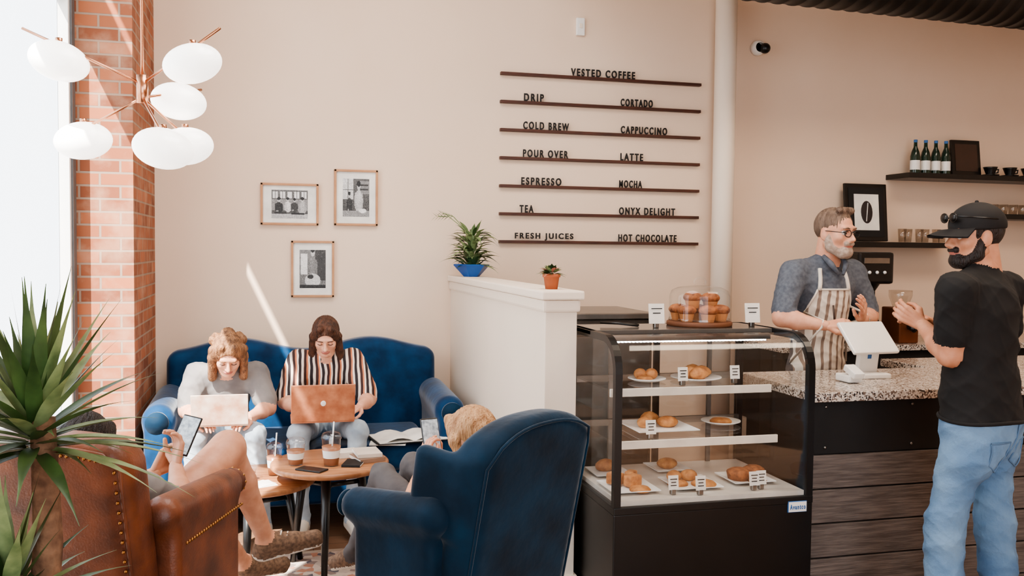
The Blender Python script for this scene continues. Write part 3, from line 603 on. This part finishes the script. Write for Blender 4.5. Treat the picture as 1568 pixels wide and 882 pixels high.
def head(q,pos,f,sk,hair,style,up=(0,0,1),s=1.,beard=None,glasses=False,capm=None,bs=1.,down=False):
    R=frame(f,up)*s
    pr=[ell((0,-.012,.028),(.074,.092,.086),sk),ell((0,.025,-.028),(.058,.06,.08),sk),ell((0,.05,-.09),(.028,.03,.024),sk),
        cap((0,.084,.008),(0,.105,-.026),.0075,.011,sk),cap((-.011,.092,-.031),(.011,.092,-.031),.008,.008,sk),cap((-.036,.076,.026),(.036,.076,.026),.011,.011,sk),
        ell((0,.083,-.056),(.022,.009,.0045),lip),ell((0,.08,-.064),(.018,.010,.0055),lip)]
    for x in (-1,1):
        pr+=[cap((x*.05,0,-.055),(x*.018,.05,-.092),.021,.018,sk),ell((x*.038,.05,-.02),(.024,.028,.026),sk),ell((x*.075,-.008,-.008),(.009,.019,.03),sk),ell((x*.03,.098,.004),(.019,.022,.011),sub=True)]
    if beard:
        pr+=[ell((0,.06,-.088),(.043*bs,.04,.032*bs),beard),cap((-.024,.086,-.046),(.024,.086,-.046),.008,.008,beard)]
        for x in (-1,1): pr+=[cap((x*.064,.005,-.02),(x*.052,.02,-.07),.014,.022,beard),cap((x*.05,.02,-.07),(x*.02,.062,-.098),.022,.02,beard)]
    pr.append(cap((0,-.03,-.05),(0,-.045,-.14),.055,.052,sk))
    q.sdf(pr,.0035,.012,R=R,t=pos)
    W=lambda p: np.array(pos)+R@np.array(p,float)
    for x in (-1,1):
        q.ball(W((x*.031,.071,.004)),.0135*s,sk if down else eyew,8)
        if not down: q.ball(W((x*.0315,.0815,.003)),.0062*s,iris,6)
        q.tube([W((x*.014,.09,.024)),W((x*.032,.092,.029)),W((x*.05,.078,.024))],[.0025*s,.0032*s,.0015*s],hair,6)
        lz=-.008 if down else 0
        q.tube([W((x*.016,.083,.009+lz)),W((x*.031,.087,.013+lz*1.7)),W((x*.046,.078,.008+lz))],.0018*s,hdark,6)
    if glasses:
        for x in (-1,1):
            q.tube([W((x*.033+.023*math.cos(a),.1-.012*abs(math.cos(a)+x*.3)*.3,.002+.016*math.sin(a))) for a in np.linspace(0,6.283,17)],.0022*s,black,6)
            q.tube([W((x*.056,.095,.006)),W((x*.077,.05,.008)),W((x*.08,-.01,.008))],.002*s,black,6)
        q.tube([W((-.01,.1,.006)),W((0,.103,.009)),W((.01,.1,.006))],.002*s,black,6)
    face=ell((0,.095,-.035),(.07,.07,.1),sub=True); hp=[]
    if style=='short':
        hp=[ell((0,-.018,.034),(.078,.094,.088),hair),ell((0,.1,-.03),(.066,.07,.112),sub=True),rbox((0,0,-.13),(.2,.2,.1),.01,sub=True),ell((.08,.03,-.02),(.03,.03,.06),sub=True),ell((-.08,.03,-.02),(.03,.03,.06),sub=True)]
        hp.append(cap((-.04,.045,.108),(.04,.04,.11),.018,.016,hair))
    if style=='long':
        hp=[ell((0,-.016,.034),(.083,.1,.094),hair),cap((0,-.06,.02),(0,-.075,-.17),.07,.045,hair),face]
        for x in (-1,1): hp+=[cap((x*.03,.06,.1),(x*.074,.02,.02),.02,.022,hair),cap((x*.074,.02,.02),(x*.082,.0,-.13),.022,.026,hair),cap((x*.08,.0,-.13),(x*.075,.02,-.2),.026,.014,hair)]
    if style=='curly':
        hp=[ell((0,-.016,.034),(.086,.1,.094),hair),ell((0,-.07,.1),(.04,.04,.035),hair),face]
        rg=random.Random(5)
        for i in range(34):
            a=rg.uniform(-.4,3.54); z=rg.uniform(-.16,.08); hp.append(ell((.088*math.cos(a),-.02-.09*math.sin(a)*.9,z),(.024,.024,.03),hair))
        for x in (-1,1): hp+=[cap((x*.035,.05,.1),(x*.084,.02,.0),.02,.024,hair),cap((x*.084,.02,.0),(x*.088,.02,-.15),.024,.02,hair)]
    if style=='bob':
        hp=[ell((0,-.016,.034),(.088,.104,.096),hair),cap((0,-.06,.0),(0,-.06,-.09),.075,.06,hair),face]
        for x in (-1,1): hp+=[cap((x*.04,.06,.09),(x*.08,.02,.0),.024,.026,hair),cap((x*.08,.02,.0),(x*.08,.0,-.09),.026,.02,hair)]
    if style=='cap':
        q.sdf([ell((0,-.016,.03),(.079,.095,.088),hair),face,rbox((0,0,-.15),(.2,.2,.1),.01,sub=True),rbox((0,.09,0),(.2,.06,.2),.01,sub=True)],.005,.01,R=R,t=pos)
        hp=[ell((0,-.012,.042),(.087,.106,.088),capm),rbox((0,0,-.06),(.3,.3,.085),.005,sub=True)]
        v=[];f_=[]
        for i in range(13):
            a=-1.15+2.3*i/12
            for r,zz in ((.085,.03),(.12,.028),(.165,.012)): v.append((math.sin(a)*r*(1 if r<.1 else .62 if r>.15 else .78),.0+math.cos(a)*r*1.05+ (0 if r<.1 else .005),zz-.016*abs(math.sin(a))*(1 if r>.1 else 0)+.004))
        for i in range(12):
            for j in range(2): f_.append((i*3+j,i*3+j+1,i*3+j+4,i*3+j+3))
        q.add(v,f_,capm,True,R,pos); q.add(np.array(v)-A(0,0,.005),f_,capm,True,R,pos)
        for x in (-1,1):
            q.tube([W((x*.033+.026*math.cos(a),.098,.075+.017*math.sin(a))) for a in np.linspace(0,6.283,13)],.003,black,6); q.ball(W((x*.033,.098,.075)),(.025,.01,.016),black,8,R/s)
            q.tube([W((x*.058,.095,.08)),W((x*.092,.02,.07)),W((x*.094,-.04,.062))],.003,black,6)
        q.ball(W((0,-.012,.13)),.008,capm,6)
    if hp:
        n0=len(q.V); q.sdf(hp,.0045,.012,R=R,t=pos)
        if style!='cap':
            rgh=np.random.default_rng(7); V_=q.V[n0]; L_=(V_-np.array(pos))@np.linalg.inv(R).T
            ang=np.arctan2(L_[:,0],-L_[:,1]-.01); r_=V_-np.array(pos); r_/=np.linalg.norm(r_,axis=1)[:,None]
            q.V[n0]=V_+r_*((np.sin(ang*34+3*np.sin(L_[:,2]*30))*.5+np.sin(ang*61+2*np.sin(L_[:,2]*45+1))*.5)*.0022)[:,None]
def person(name,J,f,top,pants,sk,shm,sleeve=.55,lower=None,h=.0085,s=1.,over=None,wide=1.,hands=(),hd=None,loose=1.,extra=()):
    q=B(name); J={k:np.array(v,float) for k,v in J.items()}; n=nrm(f); pr=[]
    pr+=[cap(J['pel'],J['wst'],.150*s*wide,.132*s*wide,pants,n,1.3),cap(J['wst']-(J['wst']-J['pel'])*.25,J['chs'],.138*s*wide,.158*s*wide,top,n,1.38)]
    pr+=[cap(J['shL'],J['shR'],.064*s,.064*s,top),cap((J['shL']+J['chs'])/2,(J['shR']+J['chs'])/2,.09*s,.09*s,top,n,1.1)]
    nk=J['nek']; pr+=[cap(nk-(nk-J['chs'])*.15,nk+(J['head']-nk)*.45,.058*s,.053*s,sk),cap(J['shL']+(nk-J['shL'])*.3,nk,.05*s,.056*s,top),cap(J['shR']+(nk-J['shR'])*.3,nk,.05*s,.056*s,top)]
    for S in 'LR':
        a,b,c=J['sh'+S],J['el'+S],J['wr'+S]
        pr+=[cap(a,b,.05*s,.041*s,sk),cap(b,b+(c-b)*.35,.041*s,.042*s,sk),cap(b+(c-b)*.35,c,.042*s,.026*s,sk)]
        pr.append(cap(a,a+(b-a)*min(sleeve,1),.066*s*loose,.06*s*loose,top))
        if sleeve>1: pr.append(cap(b,b+(c-b)*.85,.052*s,.036*s,top))
        hp,k,an,toe=J['hp'+S],J['kn'+S],J['an'+S],J['to'+S]
        lw=lower or pants
        pr+=[cap(hp,k,.092*s,.066*s,pants),cap(k,k+(an-k)*.35,.062*s,.058*s*(1 if lower else 1.03),lw),cap(k+(an-k)*.35,an,.058*s,(.036 if lower else .05)*s,lw)]
        d=nrm(toe-an); heel=an+nrm(an-k)*.045*s-d*.03*s
        pr+=[cap(an,heel,.042*s,.04*s,shm),cap(heel,toe,.042*s,.037*s,shm,None),cap(an,toe+(an-toe)*.45,.045*s,.036*s,shm)]
        so=nrm(np.cross(np.cross(d,nrm(an-k)),d)); pr.append(cap(heel+so*.026,toe+so*.022,.04*s,.036*s,sole if shm is shoe else shm,so,2.2))
    pr+=list(extra)
    q.sdf(pr,h,.028*s,over=over,fold=.0048*s); q.pr=pr; q.k=.028*s
    for H_ in hands: hand(q,J['wr'+H_[0]],H_[1],H_[2],H_[3],sk,*H_[4:])
    head(q,J['head'],*hd[0],**hd[1])
    return q

# --- standing customer
f=nrm((-.4,.917,0)); rc=A(.917,.4,0)
def ovc(ctr,mi,ml):
    t,d=ml.index(tee),ml.index(denim); mi=mi.copy(); L=np.abs((ctr-A(2.68,2.99,0))@rc)
    near=L<.24
    mi[(mi==d)&(ctr[:,2]>.955)&near]=t; mi[(mi==t)&(ctr[:,2]<=.955)&near]=d; return mi
cpel=A(2.68,2.99,.97)
q=person('customer_man',dict(pel=(2.68,2.99,.94),wst=(2.675,2.98,1.1),chs=(2.675,2.99,1.36),nek=(2.68,3.0,1.515),head=(2.66,3.02,1.665),
  shL=(2.495,2.915,1.455),shR=(2.86,3.07,1.455),elL=(2.50,2.95,1.21),elR=(2.94,3.15,1.21),wrL=(2.52,3.13,1.31),wrR=(2.70,3.28,1.30),
  hpL=(2.60,2.96,.90),hpR=(2.765,3.03,.90),knL=(2.54,3.0,.50),knR=(2.80,3.02,.5),anL=(2.51,2.95,.1),anR=(2.84,3.0,.1),toL=(2.44,3.1,.05),toR=(2.80,3.17,.05)),
  f,tee,denim,skinT,shoeb,.62,wide=1.12,loose=1.1,h=.0065,over=ovc,
  extra=[cap(cpel-A(0,0,.01)-f*.01,cpel+A(0,0,.12),.176,.168,tee,f,1.25),cap((2.62,2.93,.86),(2.60,2.94,.80),.098,.09,denim),cap((2.76,3.0,.86),(2.77,3.01,.8),.1,.09,denim)]
   +[cap((2.54,2.99,.55),(2.52,2.96,.12),.072,.066,denim),cap((2.795,3.02,.55),(2.83,3.0,.12),.072,.066,denim)],
  hands=[('L',(-.45,.6,.45),(-.75,-.5,0),1,.45),('R',(-.75,.35,.3),(.3,.3,.8),-1,.4)],hd=((nrm((-.97,.22,-.06)),skinT,hdark,'cap'),dict(beard=hdark,capm=M('cap_black',(22,20,21),.8),s=1.03)))
c0=A(2.68,2.99,0)
def dens(p,n=6):
    o=[]
    for a,b in zip(p[:-1],p[1:]): o+=[tuple(np.array(a)+(np.array(b)-np.array(a))*i/n) for i in range(n)]
    return o+[p[-1]]
for sg in (-1,1):
    pk=dens([(sg*.135,.885),(sg*.13,.80),(sg*.085,.77),(sg*.04,.80),(sg*.035,.885),(sg*.135,.885)])
    q.tube([surf(q.pr,q.k,c0+rc*l+A(0,0,z)-f*.4,f) for l,z in pk],.003,denimd,6,False)
q.tube([surf(q.pr,q.k,c0+A(0,0,z)-f*.4,f) for z in np.linspace(.95,.82,8)],.003,denimd,6)
hem=[surf(q.pr,q.k,c0+A(math.cos(a),math.sin(a),0)*.4+A(0,0,.957+.004*math.sin(3*a)),-A(math.cos(a),math.sin(a),0),.0) for a in np.linspace(0,2*math.pi,48)]
q.tube(hem,.008,tee,8,False)
q.done()
# --- barista
fb=nrm((.0,-1,0)); rb=np.cross(fb,(0,0,1)); cb=A(2.865,4.36,0)
def apr(ctr,mi,ml):
    if apronm not in ml: ml.append(apronm)
    k=ml.index(apronm); L=(ctr-cb)@rb; D=(ctr-cb)@fb; Z=ctr[:,2]
    body=np.isin(mi,[ml.index(chamb),ml.index(denimg)])
    w=np.clip(.085+(1.42-Z)*.35,.085,.17)
    a=body&(D>-.03)&(np.abs(L)<w)&(Z<1.40)&(Z>.6)
    mi=mi.copy(); mi[a]=k; return mi
q=person('barista_man',dict(pel=(2.87,4.40,1.0),wst=(2.87,4.39,1.13),chs=(2.87,4.35,1.39),nek=(2.875,4.325,1.54),head=(2.885,4.275,1.70),
  shL=(3.06,4.37,1.48),shR=(2.68,4.34,1.48),elL=(3.14,4.32,1.25),elR=(2.56,4.25,1.25),wrL=(2.98,4.15,1.25),wrR=(2.74,4.12,1.22),
  hpL=(2.96,4.42,.96),hpR=(2.78,4.38,.96),knL=(2.97,4.42,.52),knR=(2.78,4.38,.52),anL=(2.98,4.44,.1),anR=(2.77,4.4,.1),toL=(3.02,4.29,.05),toR=(2.79,4.25,.05)),
  fb,chamb,denimg,skin,shoeb,.75,wide=1.05,loose=1.12,h=.0065,over=apr,
  hands=[('L',(-.35,-.5,.6),(.3,-.8,.3),-1,.25,1.05,.3),('R',(.8,-.45,.15),(.1,-.6,.8),1,.5,1.05)],hd=((nrm((.32,-.94,-.08)),skin,hgrey,'short'),dict(beard=beardg,glasses=True,s=1.1)))
q.tube([(2.83,4.195,1.32),(2.835,4.18,1.19)],.005,dkwood,6)
for sx in (-1,1):
    q.tube([(2.875+sx*.055,4.28,1.575),(2.875+sx*.045,4.225,1.535),(2.875+sx*.012,4.2,1.48)],[.012,.016,.008],chamb,8)
    q.tube([surf(q.pr,q.k,cb+rb*sx*min(max(.085+(1.42-z)*.35,.085),.17)+fb*.4+A(0,0,z),-fb) for z in np.linspace(1.40,1.0,14)],.006,apronw,6)
    q.tube([surf(q.pr,q.k,cb+rb*sx*(.085-(z-1.4)*.12)+fb*.4+A(0,0,z),-fb) for z in np.linspace(1.395,1.51,8)],.011,apronw,8)
q.tube([surf(q.pr,q.k,cb+rb*l+fb*.4+A(0,0,1.40),-fb) for l in np.linspace(-.088,.088,10)],.006,apronw,6)
q.done()
# --- right woman
q=person('woman_with_laptop',dict(pel=(.29,5.50,.57),wst=(.29,5.48,.68),chs=(.29,5.42,.86),nek=(.29,5.36,.985),head=(.285,5.29,1.085),
  shL=(.44,5.41,.93),shR=(.14,5.41,.93),elL=(.53,5.28,.72),elR=(.06,5.28,.72),wrL=(.46,5.08,.715),wrR=(.14,5.08,.715),
  hpL=(.37,5.45,.55),hpR=(.21,5.45,.55),knL=(.44,4.99,.6),knR=(.13,4.99,.6),anL=(.42,5.0,.12),anR=(.14,5.0,.12),toL=(.45,4.88,.05),toR=(.12,4.88,.05)),
  (0,-1,.0),shirts,denim2,skin,sole,.8,s=.9,h=.0075,loose=1.3,
  hands=[('L',(-.5,-.6,-.1),(.1,0,1),-1,.35,.88),('R',(.5,-.6,-.1),(-.1,0,1),1,.35,.88)],hd=((nrm((-.08,-.85,-.5)),skin,hbrown,'long'),dict(s=.93,down=True)))
q.done()
# --- left woman
q=person('woman_with_laptop',dict(pel=(-.27,5.50,.57),wst=(-.27,5.44,.67),chs=(-.26,5.32,.82),nek=(-.25,5.22,.93),head=(-.24,5.12,1.01),
  shL=(-.10,5.29,.88),shR=(-.41,5.29,.88),elL=(-.03,5.2,.70),elR=(-.46,5.2,.70),wrL=(-.13,5.02,.69),wrR=(-.38,5.02,.69),
  hpL=(-.19,5.45,.55),hpR=(-.35,5.45,.55),knL=(-.10,4.98,.6),knR=(-.40,4.98,.6),anL=(-.06,4.98,.12),anR=(-.40,5.0,.12),toL=(-.03,4.88,.05),toR=(-.42,4.88,.05)),
  (0,-.95,-.3),teeg,denim2,skin,sole,.7,s=.9,h=.0075,loose=1.25,
  hands=[('L',(-.4,-.6,-.1),(.1,0,1),-1,.35,.88),('R',(.4,-.6,-.1),(-.1,0,1),1,.35,.88)],hd=((nrm((.05,-.8,-.55)),skin,hlight,'curly'),dict(s=.95,down=True)))
q.done()
def laptop(x,y,z,w,hh,m,logo):
    q=B('laptop'); q.box((0,.12,.006),(w,.23,.012),m,.003); q.box((0,.12,.013),(w*.9,.1,.002),blackm)
    R=rotx(.28); q.box(R@A(0,0,hh/2)+A(0,0,.01),(w,.008,hh),m,.003,R); q.box(R@A(0,.006,hh/2)+A(0,0,.01),(w*.94,.002,hh*.9),screen,0,R)
    if logo: q.ball(R@A(0,-.005,hh/2)+A(0,0,.01),(.014,.002,.016),white,8,R)
    q.done((x,y,z),0,local=True)
laptop(.25,4.90,.665,.33,.21,copper,True); laptop(-.27,4.90,.665,.28,.17,mapst,False)
# --- leather chair person
q=person('seated_person',dict(pel=(-.47,3.38,.56),wst=(-.5,3.32,.64),chs=(-.55,3.22,.77),nek=(-.575,3.17,.86),head=(-.60,3.19,.935),
  shL=(-.69,3.27,.80),shR=(-.42,3.15,.80),elL=(-.62,3.44,.69),elR=(-.31,3.28,.71),wrL=(-.42,3.5,.77),wrR=(-.34,3.43,.81),
  hpL=(-.54,3.44,.57),hpR=(-.40,3.38,.58),knL=(-.30,3.84,.55),knR=(-.175,3.70,.81),anL=(-.13,4.24,.16),anR=(-.03,3.93,.355),toL=(.04,4.36,.11),toR=(.17,3.98,.345)),
  (.34,.94,.2),teeg,denimg,skinT,shoe,.7,lower=skinT,s=.92,h=.0075,extra=[cap((-.36,3.45,.63),(-.175,3.70,.81),.09,.063,skinT),cap((-.52,3.50,.57),(-.30,3.84,.55),.09,.063,skinT)],
  hands=[('R',(.1,.3,.9),(.6,.3,-.1),1,.55,.95),('L',(.4,.3,.7),(-.6,.3,-.1),-1,.5,.95)],hd=((nrm((.34,.85,-.4)),skinT,hdark,'bob'),dict(s=.95)))
for i in range(4):
    a=A(-.03,3.93,.355)+(A(.17,3.98,.345)-A(-.03,3.93,.355))*(.3+.13*i)+A(0,0,.038-.006*i); q.tube([a+A(-.005,-.025,-.006),a+A(0,0,.004),a+A(-.005,.025,-.006)],.003,sole,6)
q.done()
q=B('smartphone'); R=rotz(-.35)@rotx(-.5)@roty(.2); q.box((-.315,3.53,.90),(.075,.009,.15),black,.004,R); q.box(A(-.315,3.53,.90)+R@A(0,-.005,0),(.068,.002,.138),screen,0,R); q.done()
# --- blue chair person
q=person('seated_child',dict(pel=(.64,3.50,.54),wst=(.67,3.46,.61),chs=(.71,3.41,.70),nek=(.725,3.39,.785),head=(.735,3.41,.872),
  shL=(.60,3.34,.73),shR=(.80,3.49,.73),elL=(.50,3.40,.62),elR=(.76,3.64,.60),wrL=(.575,3.53,.74),wrR=(.64,3.62,.74),
  hpL=(.58,3.49,.52),hpR=(.69,3.56,.52),knL=(.44,3.82,.64),knR=(.58,3.90,.66),anL=(.34,4.02,.25),anR=(.50,4.1,.25),toL=(.26,4.1,.19),toR=(.42,4.22,.19)),
  (-.6,.8,.3),peach,denimg,skin,shoe,1.2,s=.8,h=.0085,
  hands=[('L',(.05,.15,.9),(-.7,-.4,0),1,.55,.85),('R',(-.1,0,.9),(.6,.5,0),-1,.5,.85)],hd=((nrm((-.6,.75,-.3)),skin,hblond,'bob'),dict(s=.95)))
q.done()
q=B('smartphone'); R=rotz(.25)@rotx(-.35); q.box((.605,3.58,.845),(.075,.009,.15),black,.004,R); q.box(A(.605,3.58,.845)+R@A(0,-.005,0),(.068,.002,.138),screen,0,R); q.done()

# ---------------------------------------------------------------- lights
def sun(d,e,c):
    l=bpy.data.lights.new('sun','SUN'); l.energy=e; l.angle=.009; l.color=c; o=bpy.data.objects.new('sun_light',l); o.rotation_euler=Vector(d).to_track_quat('-Z','Y').to_euler(); o.location=(-5,-5,8); bpy.context.scene.collection.objects.link(o)
sun((.47,.76,-1),16,(1,.95,.88))
def area(name,loc,sz,e,c,rot=(0,0,0)):
    l=bpy.data.lights.new(name,'AREA'); l.shape='RECTANGLE'; l.size=sz[0]; l.size_y=sz[1]; l.energy=e; l.color=c; o=bpy.data.objects.new(name,l); o.location=loc; o.rotation_euler=rot; bpy.context.scene.collection.objects.link(o)
area('fill_light',(3.6,2.8,4.15),(2,1.2),65,(1,.82,.64)); area('fill_light',(.6,3.6,4.15),(1.5,1.5),60,(1,.97,.94))  # added fill lamps under the ceiling, not real fixtures
w=bpy.data.worlds.new('sky'); bpy.context.scene.world=w; w.use_nodes=True; bg=w.node_tree.nodes['Background']; bg.inputs[0].default_value=(.88,.94,1,1); bg.inputs[1].default_value=3.3
# ---------------------------------------------------------------- camera
cd=bpy.data.cameras.new('camera'); cd.sensor_width=36; cd.lens=36*1400/1568; cam=bpy.data.objects.new('camera',cd); bpy.context.scene.collection.objects.link(cam)
yw=math.radians(14.6); pt=math.radians(2.49); rl=.0105
fw=A(math.sin(yw)*math.cos(pt),math.cos(yw)*math.cos(pt),-math.sin(pt)); R=frame(fw); r_,u_=R[:,0],R[:,2]
r2=r_*math.cos(rl)+u_*math.sin(rl); u2=u_*math.cos(rl)-r_*math.sin(rl)
mt=Matrix(((r2[0],u2[0],-fw[0],0),(r2[1],u2[1],-fw[1],0),(r2[2],u2[2],-fw[2],1.6),(0,0,0,1))); cam.matrix_world=mt
bpy.context.scene.camera=cam
sc=bpy.context.scene; sc.view_settings.view_transform='AgX'; sc.view_settings.look='AgX - Medium High Contrast'; sc.view_settings.exposure=.42
